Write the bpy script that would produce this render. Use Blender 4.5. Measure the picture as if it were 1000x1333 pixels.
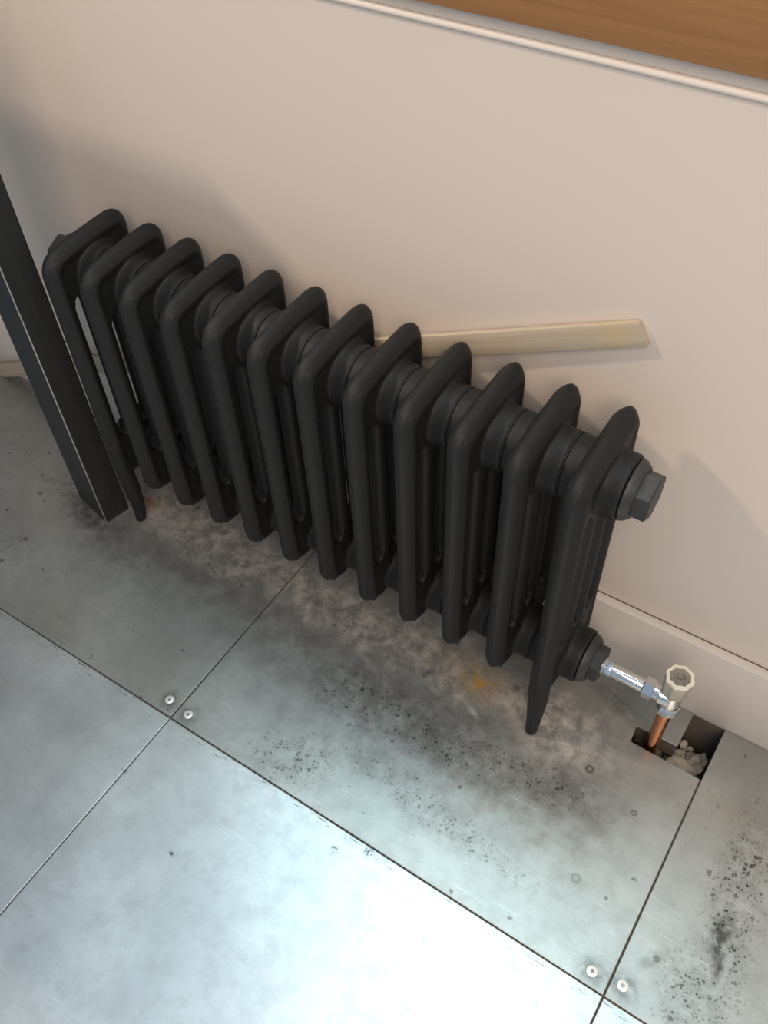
import bpy, bmesh, math, random
from mathutils import Vector, Matrix
for o in list(bpy.data.objects): bpy.data.objects.remove(o)
sc = bpy.context.scene
COL = sc.collection
random.seed(7)
PI = math.pi

# ------------------------------------------------------------------ camera
cam_d = bpy.data.cameras.new('camera'); cam = bpy.data.objects.new('camera', cam_d); COL.objects.link(cam)
cam_d.sensor_fit = 'HORIZONTAL'; cam_d.sensor_width = 36; cam_d.lens = 36*1193.67/1000; cam_d.clip_start = .01
R_ = Vector((0.8380214, 0.54476648, -0.03081572)); U_ = Vector((-0.40034659, 0.65226699, 0.64363839)); F_ = Vector((-0.37073269, 0.52704578, -0.76470911))
m = Matrix((R_, U_, -F_)).transposed().to_4x4(); m.translation = Vector((0.56063, -0.65808, 1.06205)); cam.matrix_world = m
sc.camera = cam

# ------------------------------------------------------------------ world, lights, exposure
w = bpy.data.worlds.new('world'); sc.world = w; w.use_nodes = True
w.node_tree.nodes['Background'].inputs[0].default_value = (0.57, 0.74, 0.93, 1)
w.node_tree.nodes['Background'].inputs[1].default_value = 0.47
def area(name, loc, target, sx, sy, power, col):
    l = bpy.data.lights.new(name, 'AREA'); l.shape = 'RECTANGLE'; l.size = sx; l.size_y = sy; l.energy = power; l.color = col
    o = bpy.data.objects.new(name, l); COL.objects.link(o); o.location = loc
    o.rotation_euler = (Vector(target)-Vector(loc)).to_track_quat('-Z', 'Y').to_euler(); return o
def spot(name, loc, target, angle, power, col, radius, blend):
    l = bpy.data.lights.new(name, 'SPOT'); l.energy = power; l.color = col; l.shadow_soft_size = radius; l.spot_size = math.radians(angle); l.spot_blend = blend
    o = bpy.data.objects.new(name, l); COL.objects.link(o); o.location = loc
    o.rotation_euler = (Vector(target)-Vector(loc)).to_track_quat('-Z', 'Y').to_euler(); return o
spot('track_spot_warm', (-1.95, -1.0, 2.55), (0.30, 0, 0.70), 40, 200, (1.0, 0.80, 0.62), .10, .9)
area('fill_light_right', (1.6, -1.9, 2.5), (0.3, 0, 0.5), 1.8, 1.8, 63, (1.0, 0.81, 0.66))  # added broad warm fill from the right, softens the spot's shadows
area('overhead_fill', (0.15, -0.45, 2.65), (0.15, -0.40, 0), .9, .7, 4.5, (1.0, .90, .90))  # added unseen fill from above, lifts the radiator tops and front sheets
area('window_daylight', (0.25, 0.10, 1.42), (0.25, -1.0, 1.05), 1.1, .9, 21, (0.66, 0.93, 1.0))
sc.view_settings.view_transform = 'Standard'; sc.view_settings.look = 'None'; sc.view_settings.gamma = 1
sc.view_settings.use_curve_mapping = False; sc.view_settings.exposure = 0.0

# ------------------------------------------------------------------ node helpers
class NT:
    def __init__(s, name):
        s.m = bpy.data.materials.new(name); s.m.use_nodes = True; s.t = s.m.node_tree; s.n = s.t.nodes
        s.b = s.n['Principled BSDF']
    def new(s, t, **k):
        n = s.n.new(t)
        for a, v in k.items(): setattr(n, a, v)
        return n
    def lk(s, a, b): s.t.links.new(a, b)
    def put(s, sock, v):
        if isinstance(v, bpy.types.NodeSocket): s.lk(v, sock)
        elif v is not None: sock.default_value = v
    def math(s, op, a, b=None, c=None, clamp=False):
        n = s.new('ShaderNodeMath', operation=op); n.use_clamp = clamp
        s.put(n.inputs[0], a); s.put(n.inputs[1], b); s.put(n.inputs[2], c); return n.outputs[0]
    def ramp(s, v, lo, hi):
        n = s.new('ShaderNodeMapRange'); n.interpolation_type = 'SMOOTHSTEP'
        s.put(n.inputs[0], v); n.inputs[1].default_value = lo; n.inputs[2].default_value = hi; return n.outputs[0]
    def mix(s, f, a, b, mode='MIX'):
        n = s.new('ShaderNodeMix', data_type='RGBA', blend_type=mode); s.put(n.inputs[0], f)
        s.put(n.inputs[6], a if isinstance(a, bpy.types.NodeSocket) else (*a, 1)); s.put(n.inputs[7], b if isinstance(b, bpy.types.NodeSocket) else (*b, 1)); return n.outputs[2]
    def noise(s, vec, scale, detail=4, rough=.55, dist=0):
        n = s.new('ShaderNodeTexNoise'); s.put(n.inputs['Vector'], vec); n.inputs['Scale'].default_value = scale
        n.inputs['Detail'].default_value = detail; n.inputs['Roughness'].default_value = rough; n.inputs['Distortion'].default_value = dist; return n.outputs[0]
    def pos(s): return s.new('ShaderNodeNewGeometry').outputs['Position']
    def objc(s): return s.new('ShaderNodeTexCoord').outputs['Object']
    def xf(s, vec, loc=(0,0,0), rot=(0,0,0), scale=(1,1,1), typ='POINT'):
        n = s.new('ShaderNodeMapping', vector_type=typ); s.put(n.inputs[0], vec); n.inputs['Location'].default_value = loc
        n.inputs['Rotation'].default_value = rot; n.inputs['Scale'].default_value = scale; return n.outputs[0]
    def bump(s, h, strength=.3, dist=.001):
        n = s.new('ShaderNodeBump'); n.inputs['Strength'].default_value = strength; n.inputs['Distance'].default_value = dist
        s.put(n.inputs['Height'], h); s.lk(n.outputs[0], s.b.inputs['Normal'])
    def set(s, col=None, rough=None, metal=None, spec=None):
        if col is not None: s.put(s.b.inputs['Base Color'], col if isinstance(col, bpy.types.NodeSocket) else (*col, 1))
        s.put(s.b.inputs['Roughness'], rough); s.put(s.b.inputs['Metallic'], metal)
        if spec is not None: s.b.inputs['Specular IOR Level'].default_value = spec
        return s.m
    def ell(s, P, cx, cy, rx, ry, ang=0, soft=1.0):
        """soft elliptical mask 1 inside -> 0 outside around a world xy point"""
        v = s.xf(P, loc=(cx, cy, 0), rot=(0, 0, ang), scale=(rx, ry, 1e3), typ='TEXTURE')
        n = s.new('ShaderNodeVectorMath', operation='LENGTH'); s.lk(v, n.inputs[0])
        return s.ramp(n.outputs['Value'], 1+soft*.5, 1-soft*.5) if soft < 2 else s.ramp(n.outputs['Value'], 1.6, 0)
def simple(name, col, rough=.5, metal=0, nscale=60, var=.12, bump=.1, spec=None):
    t = NT(name); P = t.objc(); n = t.noise(P, nscale)
    c = t.mix(n, [x*(1-var) for x in col], [min(1, x*(1+var)) for x in col]); t.bump(n, bump, .0008)
    return t.set(c, rough, metal, spec)

# ------------------------------------------------------------------ materials
def floor_material(name, patina, tint):
    t = NT(name); P = t.pos()
    n1 = t.noise(P, 7, 6, .6, .3); n2 = t.noise(P, 38, 6, .65); n3 = t.noise(P, 240, 4, .6)
    base = t.mix(t.ramp(n1, .3, .7), [c*.80 for c in tint], tint)
    base = t.mix(t.math('MULTIPLY', t.ramp(n2, .40, .70), .38), base, [c*.60 for c in tint])
    base = t.mix(t.math('MULTIPLY', t.ramp(n3, .50, .72), .20), base, [c*.55 for c in tint])
    # fine scratches in two directions
    sm = None
    for a, sx in ((.5, 1), (-.9, 1.3), (1.35, .8), (-1.25, 1.6)):
        v = t.xf(P, rot=(0, 0, a), scale=(9*sx, 420, 1)); s_ = t.ramp(t.noise(v, 1, 3, .55), .655, .74)
        sm = s_ if sm is None else t.math('MAXIMUM', sm, s_)
    sm = t.math('MULTIPLY', sm, t.ramp(t.noise(P, 6, 3), .42, .62))
    base = t.mix(t.math('MULTIPLY', sm, .45), base, (.92, .95, .95))
    rough = t.math('ADD', t.math('MULTIPLY', n1, .16), .27)
    rough = t.math('ADD', rough, t.math('MULTIPLY', n2, .10))
    metal = .82
    if patina:
        sep = t.new('ShaderNodeSeparateXYZ'); t.lk(P, sep.inputs[0]); X, Y = sep.outputs[0], sep.outputs[1]
        wob = t.math('MULTIPLY', t.math('SUBTRACT', t.noise(P, 9, 4), .5), .10)
        wob2 = t.math('MULTIPLY', t.math('SUBTRACT', t.noise(P, 45, 4), .5), .05)
        Yw = t.math('ADD', t.math('ADD', Y, wob), wob2)
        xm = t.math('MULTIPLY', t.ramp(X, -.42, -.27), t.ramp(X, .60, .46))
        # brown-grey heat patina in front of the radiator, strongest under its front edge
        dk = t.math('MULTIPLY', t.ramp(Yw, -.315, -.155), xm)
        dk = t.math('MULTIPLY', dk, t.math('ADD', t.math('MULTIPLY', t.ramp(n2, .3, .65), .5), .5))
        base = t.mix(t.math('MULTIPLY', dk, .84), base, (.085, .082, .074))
        # dull general patina of the back row
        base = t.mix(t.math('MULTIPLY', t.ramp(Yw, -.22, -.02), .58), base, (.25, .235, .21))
        # pale dust and limescale band under the fins
        band = t.math('MULTIPLY', t.math('MULTIPLY', t.ramp(Yw, -.168, -.118), t.ramp(Yw, -.035, -.09)), t.math('MULTIPLY', t.ramp(X, -.32, -.25), t.ramp(X, .56, .44)))
        mt = t.noise(P, 42, 8, .74, .25); bt = t.math('MULTIPLY', band, t.ramp(mt, .36, .62))
        base = t.mix(t.math('MULTIPLY', bt, .85), base, (.50, .47, .42))
        base = t.mix(t.math('MULTIPLY', t.math('MULTIPLY', band, t.ramp(t.noise(P, 55, 6, .7), .52, .66)), .55), base, (.13, .12, .11))
        # speckles: voronoi dots gated by clustered masks
        def dots(scale, r, seed):
            v = t.new('ShaderNodeTexVoronoi'); v.inputs['Scale'].default_value = scale; t.lk(t.xf(P, loc=(seed, seed*.7, 0)), v.inputs['Vector'])
            sp = t.new('ShaderNodeSeparateColor'); t.lk(v.outputs['Color'], sp.inputs[0])
            rr = t.math('MULTIPLY', sp.outputs[0], r); return t.ramp(t.math('SUBTRACT', v.outputs['Distance'], rr), .05, -.03), sp.outputs[1]
        d1, r1 = dots(150, .45, 0); d2, r2 = dots(260, .5, 3.1); d3, r3 = dots(420, .5, 5.1)
        cl = None
        for (cx, cy, rx, ry, a, st) in ((.20,-.205,.06,.035,.1,1), (.165,-.32,.05,.03,.3,.75), (.30,-.205,.085,.028,-.05,1), (.43,-.183,.07,.022,.1,1),
                                        (.34,-.285,.13,.018,-.1,.6), (.685,-.20,.028,.11,.12,1), (.683,-.31,.035,.05,.1,.9), (-.40,-.145,.06,.02,0,.5), (-.39,-.27,.03,.02,0,.45)):
            e = t.math('MULTIPLY', t.ell(P, cx, cy, rx, ry, a, 1.5), st); cl = e if cl is None else t.math('MAXIMUM', cl, e)
        clr = t.math('MULTIPLY', cl, t.ramp(t.noise(P, 60, 4, .6), .36, .56))
        dd = t.math('MAXIMUM', t.math('MULTIPLY', d1, t.ramp(r1, .66, .70)), t.math('MULTIPLY', d2, t.ramp(r2, .45, .5)))
        dd = t.math('MAXIMUM', dd, t.math('MULTIPLY', d3, t.math('MULTIPLY', t.ramp(r3, .35, .4), .7)))
        dd = t.math('MULTIPLY', dd, clr)
        base = t.mix(t.math('MULTIPLY', clr, .30), base, (.10, .09, .082))
        base = t.mix(t.math('MULTIPLY', dd, .96), base, (.035, .030, .028))
        # stray dots over the rest
        stray = t.math('MULTIPLY', t.math('MULTIPLY', dots(60, .30, 9.)[0], t.ramp(r1, .88, .9)), .55)
        base = t.mix(stray, base, (.06, .055, .05))
        # single marks: rust by the left foot, yellow stain, rings, smudges, white drips
        nn = t.ramp(t.noise(P, 70, 5, .65), .30, .62)
        for (cx, cy, rx, ry, a, col, st) in ((-.277,-.104,.022,.014,.3,(.30,.105,.03),.9), (.31,-.103,.026,.02,0,(.42,.28,.09),.75), (.30,-.10,.05,.03,0,(.45,.36,.22),.40), (.313,-.104,.012,.010,0,(.50,.27,.06),.7), (-.335,-.165,.050,.024,-.23,(.07,.07,.065),.8),
                                            (.682,-.234,.010,.020,-.1,(.05,.05,.045),.85), (.688,-.262,.006,.020,.2,(.05,.05,.045),.85), (.628,-.30,.014,.007,.9,(.16,.16,.15),.6),
                                            (.297,-.134,.006,.010,.3,(.7,.68,.64),.45), (.322,-.145,.014,.0035,-.5,(.7,.69,.66),.5), (-.235,-.115,.04,.018,0,(.45,.42,.38),.6),
                                            (.0163,-.3434,.013,.012,0,(.10,.10,.095),.7), (-.0181,-.3403,.013,.012,0,(.10,.10,.095),.7), (.58,-.3433,.015,.013,0,(.10,.10,.095),.7), (.6129,-.3389,.015,.013,0,(.10,.10,.095),.7), (.47,-.035,.035,.012,-.3,(.10,.11,.09),.7), (.62,-.10,.05,.02,0,(.40,.34,.28),.3)):  # dark halos at the four screws paint in the shading of their dimples
            base = t.mix(t.math('MULTIPLY', t.math('MULTIPLY', t.ell(P, cx, cy, rx, ry, a, 1.4), nn), st), base, col)
        for (cx, cy, r_, st) in ((.482,-.138,.0055,.8), (.524,-.265,.006,.35), (.549,-.16,.004,.6)):
            o_ = t.ell(P, cx, cy, r_, r_, 0, .35); i_ = t.ell(P, cx, cy, r_*.5, r_*.5, 0, .5)
            base = t.mix(t.math('MULTIPLY', t.math('SUBTRACT', o_, t.math('MULTIPLY', i_, .7)), st), base, (.06, .06, .055))
        rough = t.math('ADD', rough, t.math('MULTIPLY', t.math('MAXIMUM', dk, bt), .16))
        metal = t.math('SUBTRACT', .80, t.math('MULTIPLY', t.math('MAXIMUM', bt, dk), .45))
    else:   # short dark dashes and specks along the back edge of the clean sheets
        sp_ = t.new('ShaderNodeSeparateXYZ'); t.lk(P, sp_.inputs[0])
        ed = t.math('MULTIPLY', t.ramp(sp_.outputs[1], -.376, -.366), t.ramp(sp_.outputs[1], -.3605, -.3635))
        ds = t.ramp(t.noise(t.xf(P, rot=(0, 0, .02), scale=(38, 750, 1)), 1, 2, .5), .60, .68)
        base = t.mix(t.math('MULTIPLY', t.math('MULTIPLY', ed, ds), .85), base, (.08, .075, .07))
        for (cx, cy, rx, ry) in ((.311, -.3665, .006, .005), (.12, -.49, .006, .0025), (.275, -.385, .004, .004), (.0, -.445, .004, .004)):
            base = t.mix(t.math('MULTIPLY', t.math('MULTIPLY', t.ell(P, cx, cy, rx, ry, 0, 1.4), t.ramp(t.noise(P, 260, 3), .45, .6)), .9), base, (.07, .07, .065))
    t.bump(t.math('ADD', t.math('MULTIPLY', n1, 2.0), t.math('MULTIPLY', n3, .08)), .18, .0025)
    return t.set(base, rough, metal)
M_floor_back = floor_material('zinc_sheet_patinated', True, (.50, .525, .505))
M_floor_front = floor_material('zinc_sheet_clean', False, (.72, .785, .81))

def radiator_material():
    t = NT('matte_black_cast_iron'); P = t.objc(); n = t.noise(P, 420, 4, .6); n2 = t.noise(P, 22, 3)
    c = t.mix(n2, (.0100, .0102, .0108), (.0155, .0155, .0148))
    sep = t.new('ShaderNodeSeparateXYZ'); t.lk(P, sep.inputs[0]); ax = t.math('ABSOLUTE', sep.outputs[0])
    seam = t.math('MULTIPLY', t.ramp(ax, .0009, .0003), t.ramp(t.noise(P, 60, 3), .35, .6))      # casting seam along the mid plane
    c = t.mix(t.math('MULTIPLY', seam, .75), c, (.002, .002, .002))
    t.bump(t.math('ADD', t.math('MULTIPLY', n, .22), t.math('MULTIPLY', seam, -1.2)), .35, .0008)
    return t.set(c, t.math('ADD', t.math('MULTIPLY', n2, .12), .50), 0, .30)
M_rad = radiator_material()
M_rad_plug = simple('black_painted_plug', (.030, .029, .028), .5, 0, 200, .15, .1)
M_gap = simple('joint_black', (.006, .006, .006), .8)
def wall_paint(name, col, rough=.55):
    t = NT(name); P = t.pos(); n = t.noise(P, 3, 4); n2 = t.noise(P, 160, 4, .6)
    t.bump(n2, .10, .0006); return t.set(t.mix(n, [c*.965 for c in col], col), rough)
M_wall = wall_paint('cream_wall_paint', (.69, .605, .525)); M_skirt = wall_paint('cream_skirting_paint', (.63, .565, .50), .42)
M_trimp = wall_paint('cream_trim_gloss', (.76, .69, .61), .3)
def wood_mat(name, a, b, rot, sc_, rough=.45):
    t = NT(name); P = t.objc(); v = t.xf(P, rot=rot, scale=sc_); n = t.noise(v, 1, 5, .6, 1.2); n2 = t.noise(P, 4, 3)
    c = t.mix(t.ramp(n, .3, .7), a, b); c = t.mix(t.math('MULTIPLY', n2, .25), c, a); t.bump(n, .08, .0006); return t.set(c, rough)
M_wood = wood_mat('honey_wood', (.275, .128, .042), (.35, .170, .060), (0, 0, 0), (3, 60, 90))
def batten_material():
    t = NT('pale_pine'); P = t.objc(); v = t.xf(P, scale=(4, 60, 160)); n = t.noise(v, 1, 5, .6, .8)
    c = t.mix(t.ramp(n, .3, .7), (.42, .345, .245), (.50, .425, .315))
    w_ = t.noise(t.xf(P, rot=(0, -.6, 0), scale=(22, 5, 110)), 1, 2); 
    c = t.mix(t.math('MULTIPLY', t.ramp(w_, .70, .78), .5), c, (.26, .20, .12))
    v2 = t.xf(P, loc=(-.028, 0, 0), scale=(.025, 1e3, .02), typ='TEXTURE'); l = t.new('ShaderNodeVectorMath', operation='LENGTH'); t.lk(v2, l.inputs[0])
    c = t.mix(t.math('MULTIPLY', t.ramp(l.outputs['Value'], 1.2, .1), .28), c, (.55, .40, .12))
    t.bump(n, .1, .0006); return t.set(c, .5)
M_batten = batten_material()
def steel_black():
    t = NT('blackened_steel'); P = t.objc(); n = t.noise(t.xf(P, scale=(1, 1, .12)), 90, 5, .6); n2 = t.noise(P, 9, 4)
    c = t.mix(n, (.026, .026, .024), (.05, .05, .045)); t.bump(n, .12, .0008); return t.set(c, t.math('ADD', t.math('MULTIPLY', n2, .2), .38), .55)
M_post = steel_black(); M_postedge = simple('worn_bare_steel', (.34, .32, .29), .40, .7, 160, .35, .1)
M_chrome = simple('chrome', (.78, .78, .78), .13, 1, 90, .05, 0); M_copper = simple('copper', (.66, .29, .15), .26, 1, 130, .22, .05)
M_cap = simple('ivory_plastic', (.50, .455, .35), .40, 0, 90, .06, .05); M_rim = simple('cream_plastic_rim', (.80, .74, .60), .35, 0, 90, .05, .05)
M_capdisc = simple('brushed_grey_metal', (.36, .35, .31), .32, .9, 160, .25, .15)
M_tape = simple('pale_blue_tape', (.46, .57, .68), .3, .4, 200, .15, .1); M_screw = simple('bright_zinc_screw', (.88, .88, .85), .48, .55, 160, .08, .03)
M_dark = simple('dark_recess', (.012, .012, .011), .7); M_sub = simple('brown_board_substrate', (.11, .095, .075), .85, 0, 90, .35, .5)
M_rub = simple('plaster_rubble', (.50, .44, .35), .9, 0, 70, .5, .8); M_table = simple('oak_bench_top', (.30, .19, .10), .5, 0, 20, .15)
M_ceil = simple('white_ceiling', (.6, .6, .58), .8)

# ------------------------------------------------------------------ mesh helpers
def link(name, bm, mat, parent=None, smooth=True, loc=None, auto=35):
    me = bpy.data.meshes.new(name); bm.normal_update(); bm.to_mesh(me); bm.free(); me.materials.append(mat)
    if smooth:
        for p in me.polygons: p.use_smooth = True
        try: me.set_sharp_from_angle(angle=math.radians(auto))
        except Exception: pass
    o = bpy.data.objects.new(name, me); COL.objects.link(o)
    if parent: o.parent = parent
    if loc: o.location = loc
    return o
def thing(name, label=None, cat=None, loc=(0, 0, 0), rotz=0, group=None, kind=None):
    o = bpy.data.objects.new(name, None); COL.objects.link(o); o.location = loc; o.rotation_euler = (0, 0, rotz); o.empty_display_size = .02
    tag(o, label, cat, group, kind); return o
def tag(o, label=None, cat=None, group=None, kind=None):
    for k, v in (('label', label), ('category', cat), ('group', group), ('kind', kind)):
        if v: o[k] = v
    return o
def box(bm, x0, x1, y0, y1, z0, z1, bev=0):
    vs = [bm.verts.new((x, y, z)) for x in (x0, x1) for y in (y0, y1) for z in (z0, z1)]
    fs = [bm.faces.new([vs[i] for i in f]) for f in ((0,1,3,2),(4,6,7,5),(0,4,5,1),(2,3,7,6),(0,2,6,4),(1,5,7,3))]
    bmesh.ops.recalc_face_normals(bm, faces=fs)
    if bev:
        es = {e for f in fs for e in f.edges}; bmesh.ops.bevel(bm, geom=list(es), offset=bev, segments=2, affect='EDGES', profile=.5)
def prism(bm, pts, lo, hi, axis='z', bev=0, bev_top=0):
    """closed polygon (2D) extruded along an axis"""
    f3 = {'z': lambda a, b, c: (a, b, c), 'x': lambda a, b, c: (c, a, b), 'y': lambda a, b, c: (a, c, b)}[axis]
    lo_v = [bm.verts.new(f3(a, b, lo)) for a, b in pts]; hi_v = [bm.verts.new(f3(a, b, hi)) for a, b in pts]; n = len(pts)
    fs = [bm.faces.new(lo_v[::-1]), bm.faces.new(hi_v)] + [bm.faces.new((lo_v[i], lo_v[(i+1) % n], hi_v[(i+1) % n], hi_v[i])) for i in range(n)]
    bmesh.ops.recalc_face_normals(bm, faces=fs)
    if bev: bmesh.ops.bevel(bm, geom=list({e for f in fs for e in f.edges}), offset=bev, segments=2, affect='EDGES', profile=.5)
    elif bev_top: bmesh.ops.bevel(bm, geom=list(fs[1].edges), offset=bev_top, segments=2, affect='EDGES', profile=.5)
def rings(bm, rs, closed=False, cap=True):
    """loft through a list of vertex-coordinate rings"""
    vr = [[bm.verts.new(p) for p in r] for r in rs]; n = len(rs[0]); k = len(vr); fs = []
    for i in range(k if closed else k-1):
        a, b = vr[i], vr[(i+1) % k]
        for j in range(n): fs.append(bm.faces.new((a[j], a[(j+1) % n], b[(j+1) % n], b[j])))
    if cap and not closed: fs += [bm.faces.new(vr[0][::-1]), bm.faces.new(vr[-1])]
    bmesh.ops.recalc_face_normals(bm, faces=fs)
def lathe(bm, prof, n=32, axis='z', origin=(0, 0, 0), rfun=None, phase=0):
    """prof: list of (r, t) revolved about an axis"""
    rs = []
    for r, t in prof:
        ring = []
        for i in range(n):
            a = 2*PI*i/n+phase; q = r*(rfun(a) if rfun else 1); c, s = q*math.cos(a), q*math.sin(a)
            p = {'z': (c, s, t), 'x': (t, c, s)}[axis]; ring.append((p[0]+origin[0], p[1]+origin[1], p[2]+origin[2]))
        rs.append(ring)
    rings(bm, rs)

# ------------------------------------------------------------------ structure
WY = 0.013        # wall face; the skirting face is y = 0
# subfloor with a pit under the cut-out
PZ = -.085
bm = bmesh.new()
HX0, HX1, HY0 = .5055, .6035, -.0815
box(bm, -2.4, HX0, -2.2, 0, -.12, -.003); box(bm, HX1, 2.2, -2.2, 0, -.12, -.003); box(bm, HX0, HX1, -2.2, HY0, -.12, -.003)
box(bm, HX0, .5600, -.0530, 0, -.030, -.003); box(bm, HX0, HX1, HY0, 0, -.12, PZ); box(bm, -2.4, 2.2, 0, .2, -.12, -.003)
floor = tag(link('floor', bm, M_sub, smooth=False), kind='structure')
# zinc floor sheets, each a panel with recessed joints
G = .0009
JX = [-2.4, -1.2, 0, .6, 1.2, 1.8]; JY = [-2.16, -1.56, -.9594, -.3594, -.0005]
screws = {(2, 3): [(-.0181+.0344, -.3434), (.58, -.3433)], (1, 3): [(-.0181, -.3403)], (3, 3): [(.6129, -.3389)]}
for i in range(len(JX)-1):
    for j in range(len(JY)-1):
        x0, x1, y0, y1 = JX[i]+G, JX[i+1]-G, JY[j]+G, JY[j+1]-(G if j < 3 else 0)
        bm = bmesh.new()
        if (i, j) == (2, 3):
            pts = [(x0, y0), (x1, y0), (x1, -.0795), (.5095, -.0775), (.5072, -.0542), (.5605, -.0540), (.5617, y1), (x0, y1)]
        elif (i, j) == (3, 3):
            pts = [(x0, y0), (x1, y0), (x1, y1), (.6020, y1), (x0, -.0795)]
        else: pts = [(x0, y0), (x1, y0), (x1, y1), (x0, y1)]
        cx, cy = (x0+x1)/2, (y0+y1)/2
        pts = [(a-cx, b-cy) for a, b in pts]
        prism(bm, pts, -.003, 0, 'z', bev_top=.0007)
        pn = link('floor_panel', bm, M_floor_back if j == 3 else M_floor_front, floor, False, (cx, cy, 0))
        pn.rotation_euler = (random.uniform(-.0012, .0012), random.uniform(-.0012, .0012), 0)
        for sx, sy in screws.get((i, j), []):
            bm = bmesh.new(); lathe(bm, [(.0001, -.002), (.0058, -.002), (.0060, .0002), (.0052, .0007), (.0024, .0008), (.0018, -.0012), (.0001, -.0014)], 24)
            s_ = link('screw', bm, M_screw, pn, True, (sx-cx, sy-cy, .0002), 50)

# wall, skirting, sill trim
bm = bmesh.new(); box(bm, -2.6, 2.4, WY, WY+.14, -.12, .7465); tag(link('wall_back', bm, M_wall, smooth=False), kind='structure')
bm = bmesh.new(); box(bm, -2.6, 2.4, 0.0, WY-.0008, -.0028, .1356, .0012); tag(link('baseboard_back', bm, M_skirt), kind='structure')
bm = bmesh.new(); box(bm, -2.6, 2.4, WY-.0014, WY+.0006, .133, .1359); tag(link('trim_1', bm, M_sub, smooth=False), kind='structure')   # open joint behind the skirting
# rounded bead along the top of the wall
bm = bmesh.new()
prof = [(WY+.03, .7467)] + [(WY-.0002-.0030*math.cos(a), .7500+.0032*math.sin(a)) for a in [(-PI/2)+PI*k/10 for k in range(11)]] + [(WY+.03, .7533)]
prism(bm, prof, -2.6, 2.4, 'x'); tag(link('trim_2', bm, M_trimp, auto=40), kind='structure')
bm = bmesh.new(); box(bm, -2.6, 2.4, WY+.0005, WY+.13, .7535, .7800); tag(link('trim_3', bm, M_wall, smooth=False), kind='structure')

# window above: honey wood apron and frame with daylight beyond
win = thing('window_1', kind='structure')
WX0, WX1, WZ0, WZ1 = -.32, .82, .95, 1.90
bm = bmesh.new(); box(bm, -2.6, 2.4, WY-.010, WY+.05, .7662, .93, .0012); link('apron_board', bm, M_wood, win)
bm = bmesh.new(); box(bm, -2.6, 2.4, WY-.012, WY+.13, .93, .955, .003); link('window_sill', bm, M_wood, win)
for (a, b, c, d) in ((WX0-.06, WX0, .955, WZ1), (WX1, WX1+.06, .955, WZ1), (WX0-.06, WX1+.06, WZ1, WZ1+.06)):
    bm = bmesh.new(); box(bm, a, b, WY+.0, WY+.13, c, d, .002); link('window_frame', bm, M_wood, win)
bm = bmesh.new(); box(bm, -2.6, WX0-.06, WY, WY+.14, .955, 2.7); box(bm, WX1+.06, 2.4, WY, WY+.14, .955, 2.7); box(bm, WX0-.06, WX1+.06, WY, WY+.14, WZ1+.06, 2.7)
tag(link('wall_back_upper', bm, M_wall, smooth=False), kind='structure')

# ------------------------------------------------------------------ radiator
PITCH = .0600; RX0 = -.2618; CY = -.0765; HUBY = -.0715 - CY; ZT = .4675; ZB = .0975; HZT = .4185; HZB = .1205; HR = .0335
HX, HYc = .0125, .0120      # column half width (x) and half depth (y)
YF, YB = -.0665+HYc, .0672-HYc   # front and back column centre lines relative to CY
def sec_ring(c, t, nrm, hx=HX, hy=HYc, n=20, inner=1.0):
    """lens-like cross-section with a faint ridge on its outer side; t path dir, nrm outward"""
    out = []
    for i in range(n):
        a = 2*PI*i/n; ca, sa = math.cos(a), math.sin(a)
        x = hx*(abs(ca)**.92)*(1 if ca > 0 else -1); y = hy*sa if sa < 0 else hy*(1-(abs(x)/hx)**1.75)*1.06
        out.append((x, c[0]+nrm[0]*y, c[1]+nrm[1]*y))
    return out
def frame_path():
    """rounded rectangle centre line in (y, z) with outward normals"""
    y0, y1, z0, z1 = YF, YB, ZB+HYc, ZT-HYc
    pts = []
    def arc(cx, cz, r, a0, a1, n=9):
        for k in range(n):
            a = a0+(a1-a0)*k/(n-1); pts.append(((cx+r*math.cos(a), cz+r*math.sin(a)), (math.cos(a), math.sin(a))))
    rt, rb, rk = .0165, .022, .0125; sl = .0035
    arc(y0+rt, z1-rt, rt, PI, PI/2); 
    for k in range(1, 4): pts.append(((y0+rt+(y1-y0-rt-rk)*k/4, z1+sl*k/4+.001*math.sin(PI*k/4)), (0, 1)))
    arc(y1-rk, z1+sl-rk, rk, PI/2, 0)
    for k in range(1, 8): pts.append(((y1, z1-rt-(z1-z0-rt-rb)*k/8), (1, 0)))
    arc(y1-rb, z0+rb, rb, 0, -PI/2)
    for k in range(1, 3): pts.append(((y1-rb-(y1-y0-2*rb)*k/3, z0+.002), (0, -1)))
    arc(y0+rb, z0+rb, rb, -PI/2, -PI)
    for k in range(1, 8): pts.append(((y0, z0+rb+(z1-z0-rt-rb)*k/8), (-1, 0)))
    return pts
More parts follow.
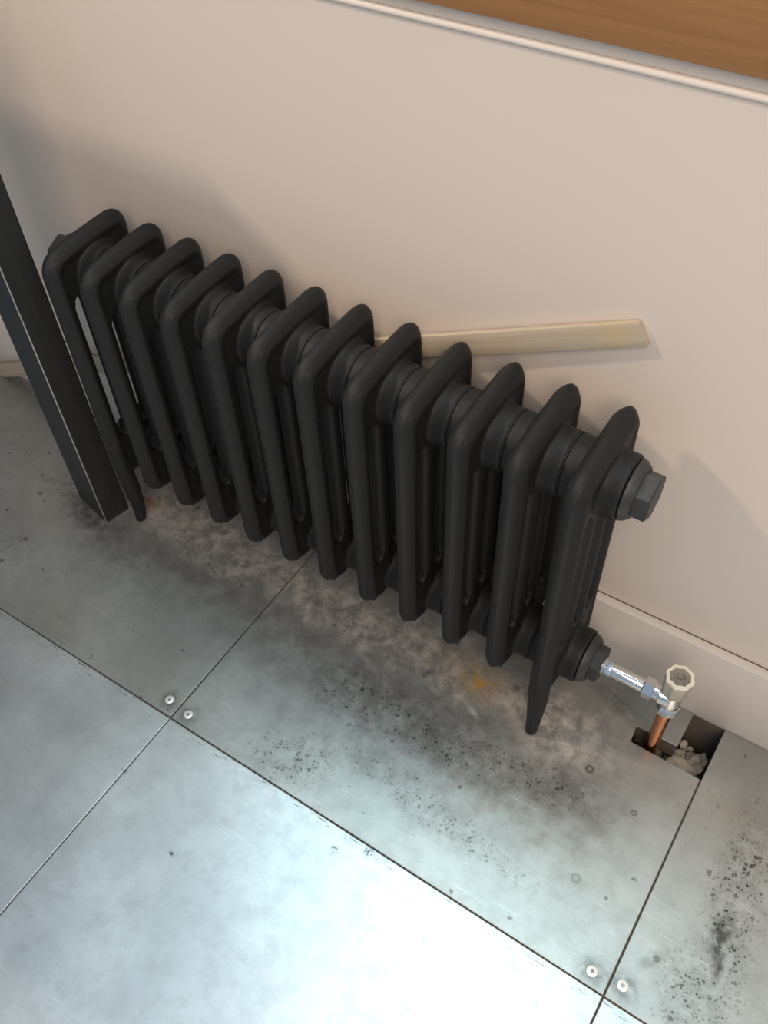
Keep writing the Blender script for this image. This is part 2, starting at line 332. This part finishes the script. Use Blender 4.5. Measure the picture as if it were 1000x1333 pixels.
def section_mesh(feet):
    bm = bmesh.new()
    rings(bm, [sec_ring(c, None, n) for c, n in frame_path()], closed=True)
    cp = (YB-YF)/3
    for k in (1, 2):     # two inner columns
        yc = YF+cp*k
        rings(bm, [[(.0118*math.cos(2*PI*i/16), yc+.0102*math.sin(2*PI*i/16), z) for i in range(16)] for z in (.13, .2, .3, .4, .43)])
    # webs: solid castings round the hubs, notched into arches between the columns
    def web(zs, s):      # zs: line of the arch tops; s=+1 top web, -1 bottom web
        zo = (ZT-HYc) if s > 0 else (ZB+HYc)
        pts = [(YF, zo), (YF, zs-s*.012)]
        for k in range(3):
            c = YF+cp*(k+.5); hw = cp/2-.0098
            for q in range(9):
                a = PI-PI*q/8; pts.append((c+hw*math.cos(a), zs-s*.010+s*.012*math.sin(a)))
            if k < 2: pts.append((YF+cp*(k+1), zs-s*.012))
        pts += [(YB, zs-s*.012), (YB, zo)]
        prism(bm, pts, -.0102, .0102, 'x')
    web(.402, 1); web(.172, -1)
    for hz in (HZT, HZB):
        lathe(bm, [(HR-.0012, -PITCH/2+.0004), (HR, -PITCH/2+.0014), (HR, -.018), (HR+.001, -.012), (HR+.002, 0), (HR+.001, .012), (HR, .018), (HR, PITCH/2-.0014), (HR-.0012, PITCH/2-.0004)], 40, 'x', (0, HUBY, hz))
    if feet:
        for yc, sgn in ((YF, 1), (YB, -1)):
            spec = [(.165, 0, .0123, .0118), (.13, .000, .0125, .0120), (.10, .001, .0125, .0125), (.07, .0028, .0118, .0122), (.04, .0035, .0100, .0105), (.018, .0025, .0086, .0090), (.004, .000, .0078, .0080), (0, .0005, .0062, .0066)]
            rings(bm, [[(hx*math.cos(2*PI*i/20), yc+sgn*(dy+.0005)+hy*math.sin(2*PI*i/20), z) for i in range(20)] for z, dy, hx, hy in spec])
    me = bpy.data.meshes.new('tmp'); bm.to_mesh(me); bm.free()
    o = bpy.data.objects.new('tmp', me); COL.objects.link(o)
    r = o.modifiers.new('r', 'REMESH'); r.mode = 'VOXEL'; r.voxel_size = .0017; r.use_smooth_shade = True
    s = o.modifiers.new('s', 'SMOOTH'); s.factor = .5; s.iterations = 3
    dg = bpy.context.evaluated_depsgraph_get(); dg.update()
    m2 = bpy.data.meshes.new_from_object(o.evaluated_get(dg)); bpy.data.objects.remove(o)
    m2.materials.clear(); m2.materials.append(M_rad)
    zmin = min(v.co.z for v in m2.vertices)
    if feet:
        for v in m2.vertices:
            if v.co.z < .03: v.co.z = v.co.z - zmin*(1-v.co.z/.03)
    for p in m2.polygons: p.use_smooth = True
    return m2
me_mid = section_mesh(False); me_end = section_mesh(True); me_mid.name = 'section'; me_end.name = 'end_section'
rad = thing('radiator', 'black twelve-section cast iron column radiator standing on the metal floor', 'radiator', (RX0+5.5*PITCH, CY, 0))
for k in range(12):
    o = bpy.data.objects.new('section', me_end if k in (0, 11) else me_mid); COL.objects.link(o); o.parent = rad; o.location = ((k-5.5)*PITCH, 0, 0)
    if k in (0, 11): o['label'] = 'black end section with long legs'
for k in range(11):
    for hz in (HZT, HZB):
        bm = bmesh.new(); lathe(bm, [(HR+.0001, -.0007), (HR+.0001, .0007)], 48, 'x'); o = link('joint_gasket', bm, M_gap, rad, False, ((k-5)*PITCH, HUBY, hz))
def plug(sx, hz, bored=False):
    e = sx*(5.5*PITCH+PITCH/2)
    bm = bmesh.new(); lathe(bm, [(.0300, e+sx*.0002), (.0312, e+sx*.0012), (.0304, e+sx*.0045), (.0262, e+sx*.0100), (.018, e+sx*.0104)], 40, 'x')
    b = link('reducing_bush', bm, M_rad_plug, rad, True, (0, HUBY, hz), 30)
    bm = bmesh.new(); n = e+sx*.0085; L = .0165 if not bored else .0135; r = .0245 if not bored else .0225
    lathe(bm, [(r-.001, n), (r, n+sx*.001), (r, n+sx*(L-.0015)), (r-.0022, n+sx*L)], 6, 'x', phase=.42)
    link('hexagon_plug', bm, M_rad_plug, b, False)
for sx in (1, -1):
    for hz in (HZT, HZB): plug(sx, hz, hz == HZB)

# ------------------------------------------------------------------ steel post with bench top out of frame
post = thing('steel_post', 'dark blackened steel post with a worn bright corner edge, standing left of the radiator', 'post', (-.3012, -.1655, 0), math.radians(-13.2))
bm = bmesh.new(); prism(bm, [(-.0005, .0005), (-.076, 0), (-.076, .041), (-.0005, .041)][::-1], 0, .7495, 'z'); bmesh.ops.bevel(bm, geom=[e for e in bm.edges if abs(e.verts[0].co.z-e.verts[1].co.z) > .1], offset=.0012, segments=2, affect='EDGES')
link('box_section', bm, M_post, post, True)
bm = bmesh.new(); rings(bm, [[(.0013*math.cos(a*PI/4)-.0012, .0013*math.sin(a*PI/4)+.0012, z) for a in range(8)] for z in (.0005, .3, .55, .7490)])
link('worn_edge', bm, M_postedge, post, True)['label'] = 'bright rubbed bare-metal edge'
post.rotation_euler = (0, -.012, math.radians(-13.2))
bt_ = thing('bench_top', 'oak bench top carried by the dark steel post', 'bench')
bt_.location = (-1.02, -.45, .75)
bm = bmesh.new(); box(bm, -.66, .66, -.34, .33, .0005, .0405, .003); link('top_board', bm, M_table, bt_)

# ------------------------------------------------------------------ pine batten leaning behind the radiator
P1 = Vector((.3866, .0094, .5276)); P0 = Vector((-.7120, -.0140, .0062))
ax = (P1-P0); L = ax.length; ax.normalize(); up = Vector((0, 0, 1)); yv = up.cross(ax).normalized(); zv = ax.cross(yv).normalized()
bt = bmesh.new(); box(bt, -L, 0.0, -.003, .003, -.0130, .0130, .0006)
for v in bt.verts:
    if v.co.x > -.01: v.co.x += -.10*v.co.z
ba = tag(link('wooden_batten', bt, M_batten), 'long pale pine strip leaning behind the radiator against the cream wall', 'batten')
mm = Matrix((ax, yv, zv)).transposed().to_4x4(); mm.translation = P1; ba.matrix_world = mm

# ------------------------------------------------------------------ valve and pipe
VX, VY = .5325, -.0665; HW = (RX0+11.5*PITCH)
tail = thing('radiator_valve', 'chrome radiator valve with an ivory ribbed cap on a copper pipe', 'valve', (VX, VY, 0))
hz = HZB; ty = HUBY+CY-VY; x0 = HW+.0205-VX
bm = bmesh.new()
lathe(bm, [(.0110, x0), (.0110, x0+.004), (.0085, x0+.006), (.0085, x0+.052), (.0078, x0+.054)], 32, 'x', (0, ty, hz)); link('tail_pipe', bm, M_chrome, tail)
bm = bmesh.new(); lathe(bm, [(.0118, -.0325), (.0128, -.0315), (.0128, -.0205), (.0116, -.0195)], 6, 'x', (0, ty, hz), phase=.75); link('union_nut', bm, M_chrome, tail, False)
bm = bmesh.new(); lathe(bm, [(.0095, -.020), (.0095, -.014), (.0115, -.012), (.0105, 0)], 24, 'x', (0, ty, hz)); link('valve_branch', bm, M_chrome, tail)
bm = bmesh.new(); lathe(bm, [(.0116, -.028-.0012), (.0116, -.028)], 24, 'x', (0, ty, hz)); bm.free()
bm = bmesh.new(); lathe(bm, [(.0086, x0+.006), (.0089, x0+.0066), (.0089, x0+.0118), (.0086, x0+.0124)], 24, 'x', (0, ty, hz)); link('tape_wrap', bm, M_tape, tail)['label'] = 'scrap of pale blue tape'
bm = bmesh.new(); lathe(bm, [(.0105, .102), (.0120, .106), (.0122, .112), (.0108, .120), (.0108, .130), (.0100, .134)], 32, 'z'); link('valve_body', bm, M_chrome, tail)
bm = bmesh.new(); lathe(bm, [(.0120, .0890), (.0136, .0900), (.0136, .0985), (.0120, .1000), (.0105, .103)], 8, 'z', phase=.25); link('compression_nut', bm, M_chrome, tail, False)
bm = bmesh.new(); rf = lambda a: 1+.045*math.cos(8*a)
lathe(bm, [(.0130, .1300), (.0138, .1312), (.0155, .1590), (.0157, .1610), (.0148, .1628), (.0118, .1628), (.0114, .1605), (.0001, .1602)], 96, 'z', rfun=rf); cap = link('cap', bm, M_cap, tail, auto=40)
bm = bmesh.new(); lathe(bm, [(.0156, .1595), (.0160, .1602), (.0159, .1618), (.0149, .1632), (.0117, .1632), (.0115, .1606), (.0125, .1600)], 96, 'z', rfun=rf); link('cap_rim', bm, M_rim, cap, auto=40)['label'] = 'brighter cream lobed rim'
bm = bmesh.new(); lathe(bm, [(.0112, .1604), (.0106, .1618), (.0060, .1614), (.0052, .1603), (.0030, .1605), (.0022, .1620), (.0001, .1622)], 40, 'z'); link('cap_disc', bm, M_capdisc, cap)
cp_ = bmesh.new(); lathe(cp_, [(.0080, PZ+.001), (.0080, .0888)], 28, 'z')
tag(link('copper_pipe', cp_, M_copper, loc=(VX, VY, 0)), 'short copper pipe rising from the floor cut-out up to the valve', 'pipe')

# ------------------------------------------------------------------ rubble in the pit
bm = bmesh.new()
from mathutils import noise as mn
def chunk(x, y, z, r, sub, flat):
    g = bmesh.ops.create_icosphere(bm, subdivisions=sub, radius=r)['verts']
    rt = Matrix.Rotation(random.uniform(0, 6), 3, 'Z') @ Matrix.Rotation(random.uniform(-.6, .6), 3, 'X'); ph = random.uniform(0, 90)
    sx = random.uniform(.8, 1.5)
    for v in g:
        q = v.co.copy(); d = 1+.75*mn.noise(q/r*1.1+Vector((ph, 0, 0)))+.35*mn.noise(q/r*3+Vector((0, ph, 0)))
        q = rt @ Vector((q.x*sx, q.y, q.z*flat))*d
        v.co = Vector((min(max(x+q.x, .5085), .6005), min(max(y+q.y, -.0785), -.0035), min(max(z+q.z, PZ+.0003), -.014)))
for x, y, z, r, f in ((.573, -.055, -.048, .015, .7), (.588, -.030, -.062, .013, .8), (.566, -.030, -.066, .012, .6), (.590, -.066, -.055, .010, .8), (.556, -.068, -.060, .010, .6)): chunk(x, y, z, r, 3, f)
for k in range(90):
    r = random.uniform(.002, .0065); x = random.uniform(.511, .598); y = random.uniform(-.076, -.006)
    if (x-VX)**2+(y-VY)**2 < (.012+r*1.5)**2: continue
    if x < .565 and y > -.066 and random.random() < .5: continue
    chunk(x, y, PZ+.004+random.uniform(0, .022)*(1 if x > .56 else .4), r, 2, random.uniform(.5, .9))
ru = link('plaster_rubble', bm, M_rub, smooth=False); tag(ru, 'heap of pale plaster rubble inside the cut-out in the metal floor', 'rubble', kind='stuff')
